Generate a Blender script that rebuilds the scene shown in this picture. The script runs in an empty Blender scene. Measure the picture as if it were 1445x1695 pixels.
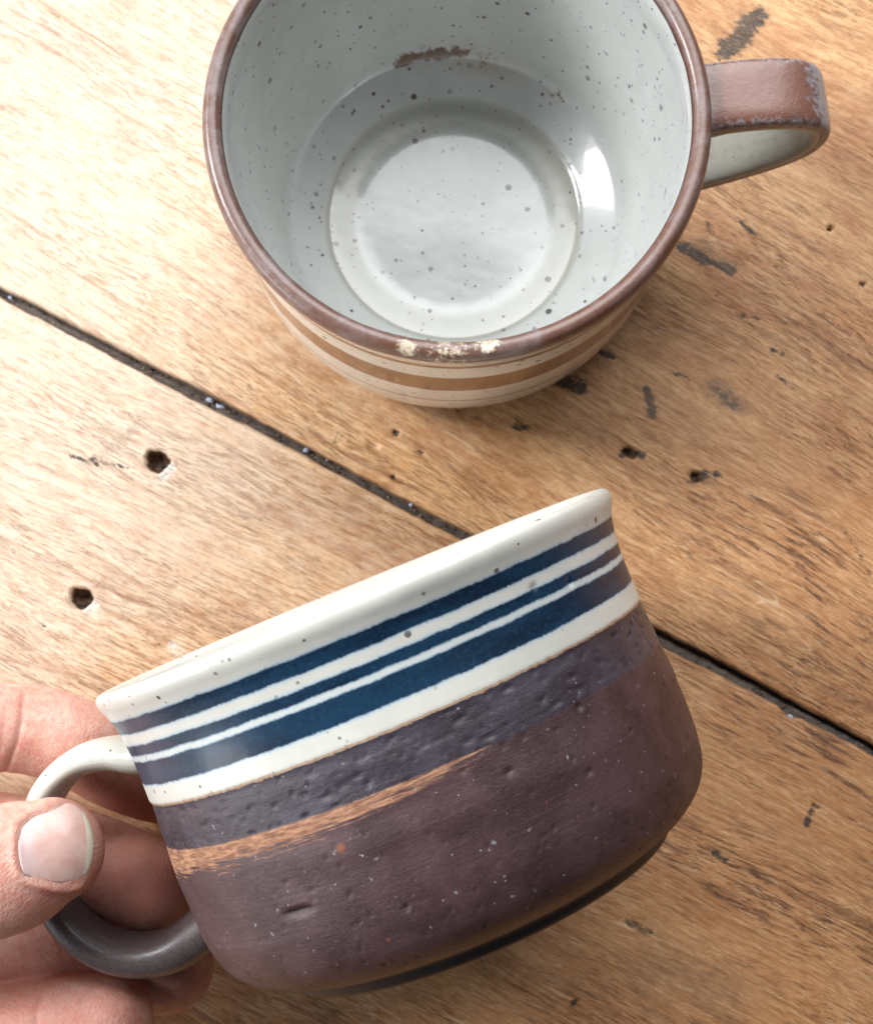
import bpy, bmesh, math, random
import numpy as np
from mathutils import Vector, Matrix
from mathutils.bvhtree import BVHTree
random.seed(7); np.random.seed(7)
C = bpy.context.scene.collection
CM = 0.01
# ------------------------------------------------------------------ camera
F_PX, W_PX, H_PX = 2500.0, 1445.0, 1695.0
CAM_H, TILT = 33.581, 0.177           # cm above the table, radians off vertical
cam_d = bpy.data.cameras.new('camera'); cam = bpy.data.objects.new('camera', cam_d); C.objects.link(cam)
cam.location = (0, 0, CAM_H*CM); cam.rotation_euler = (TILT, 0, 0)
cam_d.sensor_fit = 'HORIZONTAL'; cam_d.sensor_width = 36; cam_d.lens = 36*F_PX/W_PX
cam_d.clip_start = 0.01; cam_d.clip_end = 20
cam_d.dof.use_dof = True; cam_d.dof.focus_distance = 0.262; cam_d.dof.aperture_fstop = 45
bpy.context.scene.camera = cam
# ------------------------------------------------------------------ world and lamps (a window to the upper left, plus an added low lamp)
wd = bpy.data.worlds.new('World'); bpy.context.scene.world = wd; wd.use_nodes = True
wd.node_tree.nodes['Background'].inputs[0].default_value = (0.80, 0.86, 1.0, 1)
wd.node_tree.nodes['Background'].inputs[1].default_value = 0.06
def area(name, loc, target, sx, sy, power, col):
    l = bpy.data.lights.new(name, 'AREA'); l.shape = 'RECTANGLE'; l.size = sx*CM; l.size_y = sy*CM; l.energy = power; l.color = col
    o = bpy.data.objects.new(name, l); C.objects.link(o); o.location = Vector(loc)*CM
    o.rotation_euler = (Vector(target)-Vector(loc)).to_track_quat('-Z', 'Y').to_euler(); return o
area('window_and_fill', (-110, 38, 88), (0, 6, 2), 42, 50, 23, (0.97, 0.985, 1.0))
area('window_and_fill', (14, 90, 88), (0, 6, 2), 110, 96, 19.5, (0.97, 0.985, 1.0))
area('window_and_fill', (-100, -34, 27), (-3, 0, 3), 40, 44, 5.0, (0.97, 0.985, 1.0))  # added low lamp at the left, lifting the clay sheen and the thumb
vs = bpy.context.scene.view_settings
vs.view_transform = 'Standard'; vs.look = 'None'; vs.exposure = 0.17; vs.gamma = 1

# ------------------------------------------------------------------ helpers
RIGHT = np.array([1.0, 0, 0]); UP = np.array([0, math.cos(TILT), math.sin(TILT)]); FWD = np.array([0, math.sin(TILT), -math.cos(TILT)])
CAMP = np.array([0, 0, CAM_H])
def at(u, v, d):                       # a point (cm) at depth d along the optical axis
    return CAMP + (u-W_PX/2)/F_PX*d*RIGHT + (H_PX/2-v)/F_PX*d*UP + d*FWD
def on_table(u, v, z=0.0):
    r = (u-W_PX/2)/F_PX*RIGHT + (H_PX/2-v)/F_PX*UP + FWD
    return CAMP + r*((z-CAM_H)/r[2])
def to_px(P):
    p = np.asarray(P)-CAMP; z = p@FWD
    return W_PX/2+F_PX*(p@RIGHT)/z, H_PX/2-F_PX*(p@UP)/z, z
def props(o, label=None, cat=None, group=None, kind=None):
    for k, v in (('label', label), ('category', cat), ('group', group), ('kind', kind)):
        if v: o[k] = v
    return o
def empty(name, mat=None):
    o = bpy.data.objects.new(name, None); C.objects.link(o); o.empty_display_size = .01
    if mat is not None: o.matrix_world = mat
    return o
def mesh_obj(name, V, Fc, mat, parent=None, smooth=True, attrs=None):
    me = bpy.data.meshes.new(name)
    V = np.asarray(V, dtype=np.float32)*CM; Fc = np.asarray(Fc, dtype=np.int32)
    n, k = Fc.shape
    me.vertices.add(len(V)); me.vertices.foreach_set('co', V.ravel())
    me.loops.add(n*k); me.loops.foreach_set('vertex_index', Fc.ravel())
    me.polygons.add(n); me.polygons.foreach_set('loop_start', np.arange(0, n*k, k, dtype=np.int32))
    me.polygons.foreach_set('loop_total', np.full(n, k, dtype=np.int32))
    me.update(calc_edges=True); me.validate()
    if smooth: me.polygons.foreach_set('use_smooth', np.ones(len(me.polygons), dtype=bool))
    for nm, a in (attrs or {}).items():
        at_ = me.attributes.new(nm, 'FLOAT', 'POINT'); at_.data.foreach_set('value', np.asarray(a, dtype=np.float32).ravel())
    me.materials.append(mat)
    o = bpy.data.objects.new(name, me); C.objects.link(o)
    if parent is not None: o.parent = parent
    return o
def grid_faces(nu, nv, close_u=False):
    i = np.arange(nu if close_u else nu-1)[:, None]; j = np.arange(nv-1)[None, :]
    i2 = (i+1) % nu
    a = i*nv+j; b = i2*nv+j; c = i2*nv+j+1; d = i*nv+j+1
    return np.stack([a, b, c, d], -1).reshape(-1, 4)
def catmull(P, n):
    P = np.asarray(P, float); Q = np.vstack([2*P[0]-P[1], P, 2*P[-1]-P[-2]]); out = []
    m = len(P)-1
    for s in np.linspace(0, m-1e-9, n):
        k = int(s); t = s-k; p0, p1, p2, p3 = Q[k:k+4]
        out.append(.5*((2*p1)+(-p0+p2)*t+(2*p0-5*p1+4*p2-p3)*t*t+(-p0+3*p1-3*p2+p3)*t**3))
    return np.array(out)
def resample(P, step):
    D = catmull(P, 1200); L = np.r_[0, np.cumsum(np.linalg.norm(np.diff(D[:, :2], axis=0), axis=1))]
    n = max(int(L[-1]/step), 8); s = np.linspace(0, L[-1], n)
    return np.stack([np.interp(s, L, D[:, k]) for k in range(D.shape[1])], 1)
def vnoise(x, y, seed=0):              # cheap smooth value noise
    r = np.random.RandomState(seed); T = r.rand(256, 256)
    xi = np.floor(x).astype(int); yi = np.floor(y).astype(int); fx = x-xi; fy = y-yi
    fx = fx*fx*(3-2*fx); fy = fy*fy*(3-2*fy)
    g = lambda a, b: T[a % 256, b % 256]
    return (g(xi, yi)*(1-fx)+g(xi+1, yi)*fx)*(1-fy)+(g(xi, yi+1)*(1-fx)+g(xi+1, yi+1)*fx)*fy
def sstep(a, b, x):
    t = np.clip((x-a)/(b-a), 0, 1); return t*t*(3-2*t)

# ------------------------------------------------------------------ node helper
class NT:
    def __init__(s, name):
        s.m = bpy.data.materials.new(name); s.m.use_nodes = True; s.t = s.m.node_tree; s.n = s.t.nodes; s.l = s.t.links
        s.b = s.n['Principled BSDF']; s.tc = s.n.new('ShaderNodeTexCoord')
        mp = s.n.new('ShaderNodeMapping'); mp.inputs['Scale'].default_value = (100, 100, 100)
        s.l.new(s.tc.outputs['Object'], mp.inputs[0]); s.P = mp.outputs[0]      # object coordinates in cm
    def put(s, sock, v):
        if isinstance(v, bpy.types.NodeSocket): s.l.new(v, sock)
        elif isinstance(v, (tuple, list)) and sock.type == 'RGBA': sock.default_value = tuple(v)+(1,) if len(v) == 3 else v
        else: sock.default_value = v
    def map(s, scale=(1, 1, 1), loc=(0, 0, 0), rot=(0, 0, 0), src=None):
        n = s.n.new('ShaderNodeMapping'); n.inputs['Scale'].default_value = scale; n.inputs['Location'].default_value = loc; n.inputs['Rotation'].default_value = rot
        s.l.new(src or s.P, n.inputs[0]); return n.outputs[0]
    def noise(s, vec, scale=1, detail=4, rough=.55, dist=0, col=False):
        n = s.n.new('ShaderNodeTexNoise'); s.l.new(vec, n.inputs['Vector'])
        n.inputs['Scale'].default_value = scale; n.inputs['Detail'].default_value = detail; n.inputs['Roughness'].default_value = rough; n.inputs['Distortion'].default_value = dist
        return n.outputs['Color' if col else 'Fac']
    def vor(s, vec, scale=1, rnd=1):
        n = s.n.new('ShaderNodeTexVoronoi'); s.l.new(vec, n.inputs['Vector']); n.inputs['Scale'].default_value = scale; n.inputs['Randomness'].default_value = rnd
        return n.outputs['Distance'], n.outputs['Color']
    def math(s, op, a, b=0.0, c=None, clamp=False):
        n = s.n.new('ShaderNodeMath'); n.operation = op; n.use_clamp = clamp
        s.put(n.inputs[0], a); s.put(n.inputs[1], b)
        if c is not None: s.put(n.inputs[2], c)
        return n.outputs[0]
    def rng(s, v, a, b, c=0.0, d=1.0, smooth=True):
        n = s.n.new('ShaderNodeMapRange'); n.interpolation_type = 'SMOOTHSTEP' if smooth else 'LINEAR'
        s.put(n.inputs['Value'], v)
        for k, x in (('From Min', a), ('From Max', b), ('To Min', c), ('To Max', d)): s.put(n.inputs[k], x)
        return n.outputs[0]
    def mix(s, f, a, b, mode='MIX'):
        n = s.n.new('ShaderNodeMix'); n.data_type = 'RGBA'; n.blend_type = mode
        s.put(n.inputs[0], f); s.put(n.inputs[6], a); s.put(n.inputs[7], b); return n.outputs[2]
    def attr(s, nm):
        n = s.n.new('ShaderNodeAttribute'); n.attribute_name = nm; return n.outputs['Fac']
    def sep(s, v):
        n = s.n.new('ShaderNodeSeparateXYZ'); s.l.new(v, n.inputs[0]); return n.outputs
    def add(s, a, b, k=.1):            # vector a + (colour noise b - .5) * k
        n = s.n.new('ShaderNodeVectorMath'); n.operation = 'MULTIPLY_ADD'; s.l.new(b, n.inputs[0]); n.inputs[1].default_value = (k, k, k); s.l.new(a, n.inputs[2]); return n.outputs[0]
    def bump(s, h, dist, strength=1, nrm=None):
        n = s.n.new('ShaderNodeBump'); s.put(n.inputs['Height'], h); n.inputs['Distance'].default_value = dist*CM; n.inputs['Strength'].default_value = strength
        if nrm: s.l.new(nrm, n.inputs['Normal'])
        return n.outputs[0]
    def out(s, col=None, rough=None, nrm=None, **kw):
        if col is not None: s.put(s.b.inputs['Base Color'], col)
        if rough is not None: s.put(s.b.inputs['Roughness'], rough)
        if nrm is not None: s.l.new(nrm, s.b.inputs['Normal'])
        for k, v in kw.items(): s.put(s.b.inputs[k.replace('_', ' ')], v)
        return s.m

# ------------------------------------------------------------------ materials
def wood_material(name, pale, off, ang):
    t = NT(name)
    P0 = t.map(rot=(0, 0, ang), loc=off)
    P = t.add(P0, t.noise(t.map((.12, .35, .3), src=P0), 1, 2, col=True), 1.1)
    P = t.add(P, t.noise(t.map((1.2, 2.4, 2), src=P0), 1, 2, col=True), .05)
    grow = t.noise(t.map((.05, 1.0, 1.1), src=P), 1, 5, .6)
    streak = t.noise(t.map((.16, 5.0, 4), src=P), 1, 7, .68)
    fibre = t.noise(t.map((.5, 19, 12), src=P), 1, 5, .65)
    blotch = t.noise(t.map((.6, .9, .9), src=P), 1, 5, .62, .5)
    big = t.noise(t.map((.10, .16, .16), src=P), 1, 3, .5)
    mott = t.noise(t.map((2.4, 4.6, 3), src=P), 1, 7, .72, .3)
    x = t.sep(t.P)[0]
    shade_tone = t.rng(t.math('ADD', t.rng(x, -6.0, 13.0, -.30, .85), t.math('MULTIPLY', t.math('SUBTRACT', big, .5), 1.0)), 0, 1, 0, 1)  # varied wood tone, with falloff and mug shade painted in towards the right
    col = t.mix(t.rng(grow, .32, .70), (.46, .200, .070), (.72, .395, .170))
    col = t.mix(t.math('MULTIPLY', t.rng(blotch, .40, .68), .75), col, (.77, .45, .205))
    col = t.mix(t.math('MULTIPLY', t.rng(mott, .34, .64), .40), col, (.84, .545, .285))
    red = t.math('MULTIPLY', t.rng(t.noise(t.map((.25, .7, .6), loc=(5, 3, 0), src=P), 1, 5, .65), .50, .66), .75)
    col = t.mix(red, col, (.45, .170, .056))
    col = t.mix(t.math('MULTIPLY', shade_tone, .75), col, (.40, .160, .050))
    # bleached, scrubbed timber, with the window's brightening painted in towards one end
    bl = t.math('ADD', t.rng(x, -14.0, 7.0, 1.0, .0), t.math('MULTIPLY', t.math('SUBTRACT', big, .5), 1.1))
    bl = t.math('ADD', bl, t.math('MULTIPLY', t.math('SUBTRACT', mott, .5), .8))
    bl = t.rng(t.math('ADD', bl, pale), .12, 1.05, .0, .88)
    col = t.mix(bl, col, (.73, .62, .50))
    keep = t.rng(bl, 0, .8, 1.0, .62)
    # grain: broad soft streaks, fine fibres, then short dark open pores gathered in zones
    zone = t.math('MULTIPLY', t.rng(t.noise(t.map((.16, .55, .5), loc=(9, 1, 0), src=P), 1, 4, .55), .38, .60, .10, 1.0), t.rng(shade_tone, 0, 1, .62, 1.0))
    sk = t.math('MULTIPLY', t.rng(streak, .46, .70), t.math('MULTIPLY', t.math('ADD', zone, .30), .75))
    col = t.mix(t.math('MULTIPLY', sk, keep), col, (.22, .085, .030))
    col = t.mix(t.math('MULTIPLY', t.math('MULTIPLY', t.rng(fibre, .46, .72), keep), .42), col, (.28, .12, .045))
    col = t.mix(t.math('MULTIPLY', t.rng(fibre, .54, .30), .16), col, (.88, .64, .38))
    p1 = t.noise(t.map((1.25, 13.5, 9), loc=(1, 2, 3), src=P), 1, 3, .55)
    p2 = t.noise(t.map((2.2, 27, 12), loc=(4, 4, 0), src=P), 1, 3, .55)
    pores = t.math('MAXIMUM', t.rng(p1, .595, .64), t.math('MULTIPLY', t.rng(p2, .585, .63), .8))
    pores = t.math('MULTIPLY', pores, zone)
    pamt = t.math('MULTIPLY', pores, t.rng(bl, 0, .8, .92, .55))
    col = t.mix(pamt, col, t.mix(bl, (.105, .036, .014), (.30, .17, .09)))
    m2 = t.noise(t.map((1.9, 11.0, 6), loc=(7, 5, 1), src=P), 1, 5, .72, .4)
    m3 = t.noise(t.map((1.3, 3.2, 3), loc=(2, 9, 1), src=P), 1, 5, .7, .6)
    col = t.mix(t.math('MULTIPLY', t.math('MULTIPLY', t.rng(m2, .50, .62), keep), .58), col, (.33, .135, .045))
    col = t.mix(t.math('MULTIPLY', t.rng(m2, .48, .34), .20), col, (.90, .66, .40))
    col = t.mix(t.math('MULTIPLY', t.math('MULTIPLY', t.rng(m3, .50, .66), keep), .42), col, (.47, .22, .085))
    dash = t.noise(t.map((.85, 9.0, 7), loc=(3, 8, 2), src=P), 1, 5, .66)
    dz = t.rng(t.noise(t.map((.22, .45, .5), loc=(1, 6, 0), src=P), 1, 3, .5), .42, .60, .0, 1.0)
    dz = t.math('MULTIPLY', dz, t.rng(shade_tone, .1, .9, .22, 1.0))
    col = t.mix(t.math('MULTIPLY', t.math('MULTIPLY', t.rng(dash, .51, .61), dz), .90), col, (.105, .038, .014))
    crisp = t.noise(t.map((5.0, 30, 12), loc=(3, 3, 3), src=P), 1, 3, .7)
    col = t.mix(t.math('MULTIPLY', t.math('MULTIPLY', t.rng(crisp, .52, .66), keep), .38), col, (.30, .125, .045))
    col = t.mix(t.math('MULTIPLY', t.rng(crisp, .46, .34), .16), col, (.88, .68, .45))
    # pale knife scratches
    for a in (1.15, -.55, 2.0, .35):
        q2 = t.noise(t.map((.16, 2.6, 1), rot=(0, 0, a)), 1.0, 0, .5)
        ridge = t.math('SUBTRACT', 1.0, t.math('MULTIPLY', t.math('ABSOLUTE', t.math('SUBTRACT', q2, .5)), 9.0))
        gate = t.rng(t.noise(t.map((.8, .8, .8), loc=(a*9, 0, 0)), 1, 2, .5), .56, .64)
        col = t.mix(t.math('MULTIPLY', t.math('MULTIPLY', t.rng(ridge, .945, 1.0), gate), .38), col, (.88, .70, .47))
    # stains (masks stored on the boards) with ragged, granular edges
    rag = t.noise(t.map((4, 7, 7)), 1, 6, .75); rag2 = t.noise(t.map((9, 17, 9)), 1, 4, .7)
    st = t.rng(t.math('ADD', t.attr('stain'), t.math('MULTIPLY', t.math('SUBTRACT', rag, .5), 2.0)), .34, .66)
    st = t.math('MULTIPLY', st, t.rng(rag2, .36, .50, .45, 1.0))
    col = t.mix(t.math('MULTIPLY', st, .97), col, t.mix(t.rng(rag2, .45, .7), (.020, .014, .011), (.075, .055, .042)))
    sf = t.rng(t.math('ADD', t.attr('smudge'), t.math('MULTIPLY', t.math('SUBTRACT', rag, .5), 1.2)), .25, .9)
    col = t.mix(t.math('MULTIPLY', sf, .62), col, (.17, .105, .062))
    dm = t.rng(t.math('ADD', t.attr('hole'), t.math('MULTIPLY', t.math('SUBTRACT', rag, .5), .5)), .35, .7)
    col = t.mix(dm, col, t.mix(t.rng(t.noise(t.P, 9, 4), .4, .6), (.04, .02, .011), (.17, .09, .045)))
    ch = t.rng(t.math('ADD', t.attr('chip'), t.math('MULTIPLY', t.math('SUBTRACT', rag, .5), 1.3)), .35, .75)
    col = t.mix(t.math('MULTIPLY', ch, .9), col, t.mix(t.rng(rag2, .4, .6), (.50, .44, .38), (.84, .80, .74)))
    col = t.mix(t.math('MULTIPLY', t.attr('edge'), .8), col, (.10, .055, .03))
    h = t.math('SUBTRACT', t.math('ADD', t.math('MULTIPLY', fibre, .6), t.math('MULTIPLY', m2, .9)), t.math('MULTIPLY', pores, 1.3))
    rough = t.rng(mott, .3, .7, .40, .58)
    return t.out(col, rough, t.bump(h, .020, .9), Specular_IOR_Level=.45)

def glaze_speckles(t, col, dens=1.0, scale=3.2, rmax=.10, dark=(.045, .04, .035)):
    for sc, pr, r in ((scale, .75*dens, rmax), (scale*1.9, .42*dens, rmax*1.15), (scale*3.2, .045*dens, rmax*1.5)):
        d, c = t.vor(t.add(t.P, t.noise(t.P, 14, 2, col=True), .03), sc)
        cs = t.sep(c)
        rr = t.math('MULTIPLY', t.rng(cs[0], 1-pr, 1.0, 0.0, 1.0, False), r*1.6)
        m = t.rng(t.math('SUBTRACT', d, rr), -.05, .012, 1.0, 0.0)
        m = t.math('MULTIPLY', m, t.rng(cs[0], 1-pr, 1-pr+.001, 0, 1, False))
        m = t.math('MULTIPLY', m, t.rng(cs[1], 0, 1, .35, 1.0, False))
        col = t.mix(m, col, dark)
    return col

def white_glaze(t, tint=(.66, .67, .62)):
    n = t.noise(t.P, 1.3, 4, .6); n2 = t.noise(t.P, 26, 3, .7)
    col = t.mix(t.rng(n, .35, .65), tint, tuple(c*.94 for c in tint))
    col = t.mix(t.math('MULTIPLY', t.rng(n2, .52, .75), .13), col, (.36, .37, .35))
    return col

def band_mask(t, z, edges, wob, soft=.03):
    z = t.math('ADD', z, t.math('MULTIPLY', t.math('SUBTRACT', wob, .5), .07)); out = None
    for a, b in edges:
        m = t.math('MULTIPLY', t.rng(z, a-soft, a+soft), t.rng(z, b-soft, b+soft, 1, 0))
        out = m if out is None else t.math('MAXIMUM', out, m)
    return out

def mug_a_glaze():                     # the standing mug: off-white, brown bands outside
    t = NT('speckled_white_glaze_brown_bands')
    z = t.sep(t.P)[2]; wob = t.noise(t.P, 3.0, 4, .6); fr = t.noise(t.P, 18, 3, .6)
    out_side = t.attr('outside')
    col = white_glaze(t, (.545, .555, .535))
    col = t.mix(out_side, col, (.72, .715, .67))  # outside painted lighter, standing in for ambient light that is missing
    # warm grey ring: shade of the dished floor, painted into the glaze
    col = t.mix(t.math('MULTIPLY', t.attr('floor_shade'), .8), col, (.38, .38, .325))
    br = t.mix(t.rng(fr, .3, .7), (.165, .070, .034), (.23, .105, .052))
    col = t.mix(t.math('MULTIPLY', band_mask(t, z, ((3.0, 4.04), (4.84, 5.08)), wob), out_side), col, br)
    col = t.mix(t.math('MULTIPLY', t.math('MULTIPLY', band_mask(t, z, ((2.02, 2.14),), wob), out_side), .7), col, (.24, .19, .10))
    col = t.mix(t.math('MULTIPLY', t.math('MULTIPLY', t.rng(z, .2, .9, 1, 0), out_side), .5), col, (.42, .36, .27))
    col = glaze_speckles(t, glaze_speckles(t, col, 1.25, 2.3, .125), .8, 3.1, .11)
    rag = t.noise(t.P, 7, 6, .75)
    st = t.rng(t.math('ADD', t.attr('stain'), t.math('MULTIPLY', t.math('SUBTRACT', t.noise(t.P, 5, 6, .8), .5), 2.6)), .42, .68)
    col = t.mix(st, col, (.13, .065, .035))
    sm = t.rng(t.math('ADD', t.attr('tan'), t.math('MULTIPLY', t.math('SUBTRACT', rag, .5), 1.5)), .3, .95)
    col = t.mix(t.math('MULTIPLY', sm, .55), col, (.42, .31, .22))
    h = t.math('ADD', t.noise(t.P, 1.4, 2), t.math('MULTIPLY', t.noise(t.P, 30, 2), .04))
    return t.out(col, t.rng(fr, .3, .7, .18, .26), t.bump(h, .03, .5), Coat_Weight=.6, Coat_Roughness=.06)

def iron_glaze(name, chips=False, inner=False):
    t = NT(name)
    n = t.noise(t.P, 1.6, 5, .65, .5); n2 = t.noise(t.P, 22, 4, .7); n3 = t.noise(t.P, 5.0, 5, .7)
    col = t.mix(t.rng(n, .38, .62), (.15, .070, .048), (.185, .115, .098))
    col = t.mix(t.math('MULTIPLY', t.rng(n, .50, .68), .50), col, (.25, .20, .205))
    col = t.mix(t.math('MULTIPLY', t.rng(n2, .45, .75), .35), col, (.09, .05, .04))
    rag = t.noise(t.P, 8, 6, .75)
    if inner:                          # the handle: red-brown top with grey-lilac rims, white glaze inside the loop
        col = t.mix(t.rng(t.math('ADD', t.attr('rim'), t.math('MULTIPLY', t.math('SUBTRACT', n3, .5), 2.6)), .25, .75), (.19, .080, .055), col)
        col = t.mix(t.math('MULTIPLY', t.rng(t.math('ADD', t.attr('rim'), t.math('MULTIPLY', t.math('SUBTRACT', rag, .5), 2.4)), .42, .85), .75), col, (.35, .345, .375))
        w = glaze_speckles(t, white_glaze(t, (.52, .53, .47)), .4)
        w = t.mix(t.rng(n3, .50, .8), w, (.40, .40, .35))
        col = t.mix(t.rng(t.math('ADD', t.attr('inner'), t.math('MULTIPLY', t.math('SUBTRACT', rag, .5), .25)), .44, .56), col, w)
    if chips:
        ch = t.rng(t.math('ADD', t.attr('chip'), t.math('MULTIPLY', t.math('SUBTRACT', rag, .5), 1.5)), .40, .62)
        col = t.mix(ch, col, t.mix(t.rng(n3, .35, .6), (.44, .31, .19), (.68, .60, .47)))
        col = t.mix(t.math('MULTIPLY', t.attr('line'), .85), col, (.06, .022, .02))
    h = t.math('ADD', t.math('MULTIPLY', n2, .5), n3)
    return t.out(col, t.rng(n, .3, .7, .26, .42), t.bump(h, .02, .6), Coat_Weight=.35, Coat_Roughness=.18)

def mug_b_material():                  # the held mug: blue bands over off-white, bare brown stoneware below
    t = NT('blue_banded_glaze_over_brown_clay')
    z = t.sep(t.P)[2]; H = 6.075
    hh = t.math('SUBTRACT', H, z)      # cm below the rim
    wob = t.noise(t.P, 2.2, 4, .6); fr = t.noise(t.P, 16, 4, .65)
    hw = t.math('ADD', hh, t.math('MULTIPLY', t.math('SUBTRACT', fr, .5), .045))
    out_side = t.attr('outside')
    g = white_glaze(t, (.61, .60, .545)); g = glaze_speckles(t, g, 1.0, 2.6, .11, (.06, .035, .02))
    bl = t.mix(t.rng(t.noise(t.map((.5, .5, 2.5)), 1.1, 4), .35, .65), (.004, .015, .036), (.007, .032, .070))
    bl = t.mix(t.math('MULTIPLY', t.rng(fr, .48, .7), .6), bl, (.014, .055, .100))
    bl = t.mix(t.math('MULTIPLY', t.rng(t.noise(t.P, 9, 3), .60, .72), .6), bl, (.006, .012, .03))
    ends = t.rng(t.sep(t.P)[1], -1.5, -4.4, 0, 1)         # thinner, greyer slip where the brush started and stopped
    ends = t.rng(t.math('ABSOLUTE', t.sep(t.P)[0]), 4.25, 4.78)
    bl = t.mix(t.math('MULTIPLY', ends, .0), bl, (.034, .034, .050))
    edge_blue = band_mask(t, hw, ((.48, .80), (.955, 1.205), (1.255, 1.73)), wob, .035)
    g = t.mix(t.math('MULTIPLY', t.math('MULTIPLY', edge_blue, out_side), .5), g, (.20, .42, .60))
    g = t.mix(t.math('MULTIPLY', band_mask(t, hw, ((.51, .77), (.985, 1.175), (1.285, 1.70)), wob, .022), out_side), g, bl)
    # clay
    cn = t.noise(t.P, 1.1, 5, .6, .3); cg = t.noise(t.map((1, 1, 1)), 24, 6, .78)
    cl = t.mix(t.rng(cn, .35, .65), (.046, .020, .022), (.078, .039, .043))
    cl = t.mix(t.math('MULTIPLY', t.rng(cg, .5, .72), .5), cl, (.125, .082, .080))
    ring = t.noise(t.map((.6, .6, 14)), 1, 3, .6)
    cl = t.mix(t.math('MULTIPLY', t.rng(ring, .5, .75), .3), cl, (.045, .022, .022))
    # shiny slate band under the glaze
    sl = t.mix(t.rng(cn, .4, .62), (.036, .026, .036), (.055, .045, .062))
    sl = t.mix(t.math('MULTIPLY', t.rng(cg, .5, .7), .5), sl, (.10, .085, .105))
    slm = t.rng(hw, 2.84, 2.92, 1, 0)
    cl = t.mix(slm, cl, sl)
    # bare orange stripe, tapering round the mug
    w = t.attr('stripe'); rag = t.noise(t.map((1.1, 1.1, 22)), 1, 6, .75)
    so = t.math('MULTIPLY', t.rng(hw, 2.84, 2.88), t.rng(t.math('SUBTRACT', w, t.math('MULTIPLY', t.math('SUBTRACT', rag, .42), 1.3)), 0.0, .12))
    orange = t.mix(t.rng(t.noise(t.map((3, 3, 20)), 1, 5, .7), .35, .65), (.20, .085, .048), (.52, .27, .15))
    cl = t.mix(t.math('MULTIPLY', so, .88), cl, orange)
    # pale grey scuffs and mineral specks, a few rusty dots
    d, c = t.vor(t.add(t.P, t.noise(t.P, 9, 3, col=True), .20), 3.6); cs = t.sep(c)
    sp = t.math('MULTIPLY', t.rng(d, .03, .16, 1, 0), t.rng(cs[0], .50, .51, 0, 1))
    sp = t.math('MULTIPLY', sp, t.rng(t.noise(t.P, 16, 3), .42, .58))
    cl = t.mix(t.math('MULTIPLY', sp, .85), cl, (.40, .40, .44))
    d2, c2 = t.vor(t.P, 7.5); c2s = t.sep(c2)
    sp2 = t.math('MULTIPLY', t.rng(d2, .02, .16, 1, 0), t.rng(c2s[0], .66, .67, 0, 1))
    cl = t.mix(t.math('MULTIPLY', sp2, .8), cl, t.mix(t.rng(c2s[1], .7, .71), (.42, .40, .42), (.30, .12, .05)))
    cl = t.mix(t.rng(t.attr('dot'), .3, .7), cl, (.20, .06, .025))
    cl = t.mix(t.math('MULTIPLY', t.rng(t.attr('pit'), .3, .9), .8), cl, (.018, .008, .008))
    cl = t.mix(t.rng(hh, 5.72, 5.80), cl, (.014, .013, .015))
    # rusty line where glaze meets clay
    eg = t.math('ADD', hh, t.math('MULTIPLY', t.math('SUBTRACT', t.noise(t.P, 7, 5, .7), .5), .10))
    clay = t.math('MULTIPLY', t.rng(eg, 2.055, 2.095), out_side)
    rust = t.math('MULTIPLY', t.math('MULTIPLY', t.rng(eg, 2.02, 2.07), t.rng(eg, 2.07, 2.10, 1, 0)), out_side)
    col = t.mix(clay, g, cl)
    col = t.mix(t.math('MULTIPLY', rust, .80), col, (.30, .14, .045))
    rough_cl = t.mix(slm, (.44,)*3, (.34,)*3)
    ro = t.sep(t.mix(clay, (.36,)*3, t.mix(so, rough_cl, (.85,)*3)))[0]
    hgt = t.math('MULTIPLY', clay, t.math('ADD', t.math('ADD', t.math('MULTIPLY', cg, .55), t.math('MULTIPLY', ring, .35)), t.math('MULTIPLY', t.noise(t.map((9, 9, 15)), 1, 3, .6), .35)))
    nb = t.bump(hgt, .022, .8)
    nb = t.bump(t.noise(t.P, 1.6, 2), .02, .4, nb)
    cw = t.rng(clay, 0, 1, .1, 0, False)
    t.put(t.b.inputs['Specular IOR Level'], t.rng(clay, 0, 1, .40, .55, False))
    return t.out(col, ro, nb, Coat_Weight=cw, Coat_Roughness=t.rng(clay, 0, 1, .1, .40, False))

def handle_b_material():
    t = NT('handle_glaze_white_to_iron')
    rag = t.noise(t.P, 2.5, 5, .7); f = t.noise(t.P, 24, 4, .7)
    w = glaze_speckles(t, white_glaze(t, (.66, .66, .59)), .4, 2.6, .11)
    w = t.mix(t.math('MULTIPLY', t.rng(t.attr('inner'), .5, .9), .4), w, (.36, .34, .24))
    dk = t.mix(t.rng(f, .45, .7), (.065, .046, .045), (.11, .086, .086))
    m = t.rng(t.math('ADD', t.attr('along'), t.math('MULTIPLY', t.math('SUBTRACT', rag, .5), .06)), .290, .325)
    col = t.mix(m, w, dk)
    ro = t.rng(m, 0, 1, .24, .34)
    return t.out(col, ro, t.bump(t.math('ADD', f, rag), .014, .6), Coat_Weight=.2, Coat_Roughness=.2)

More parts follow.
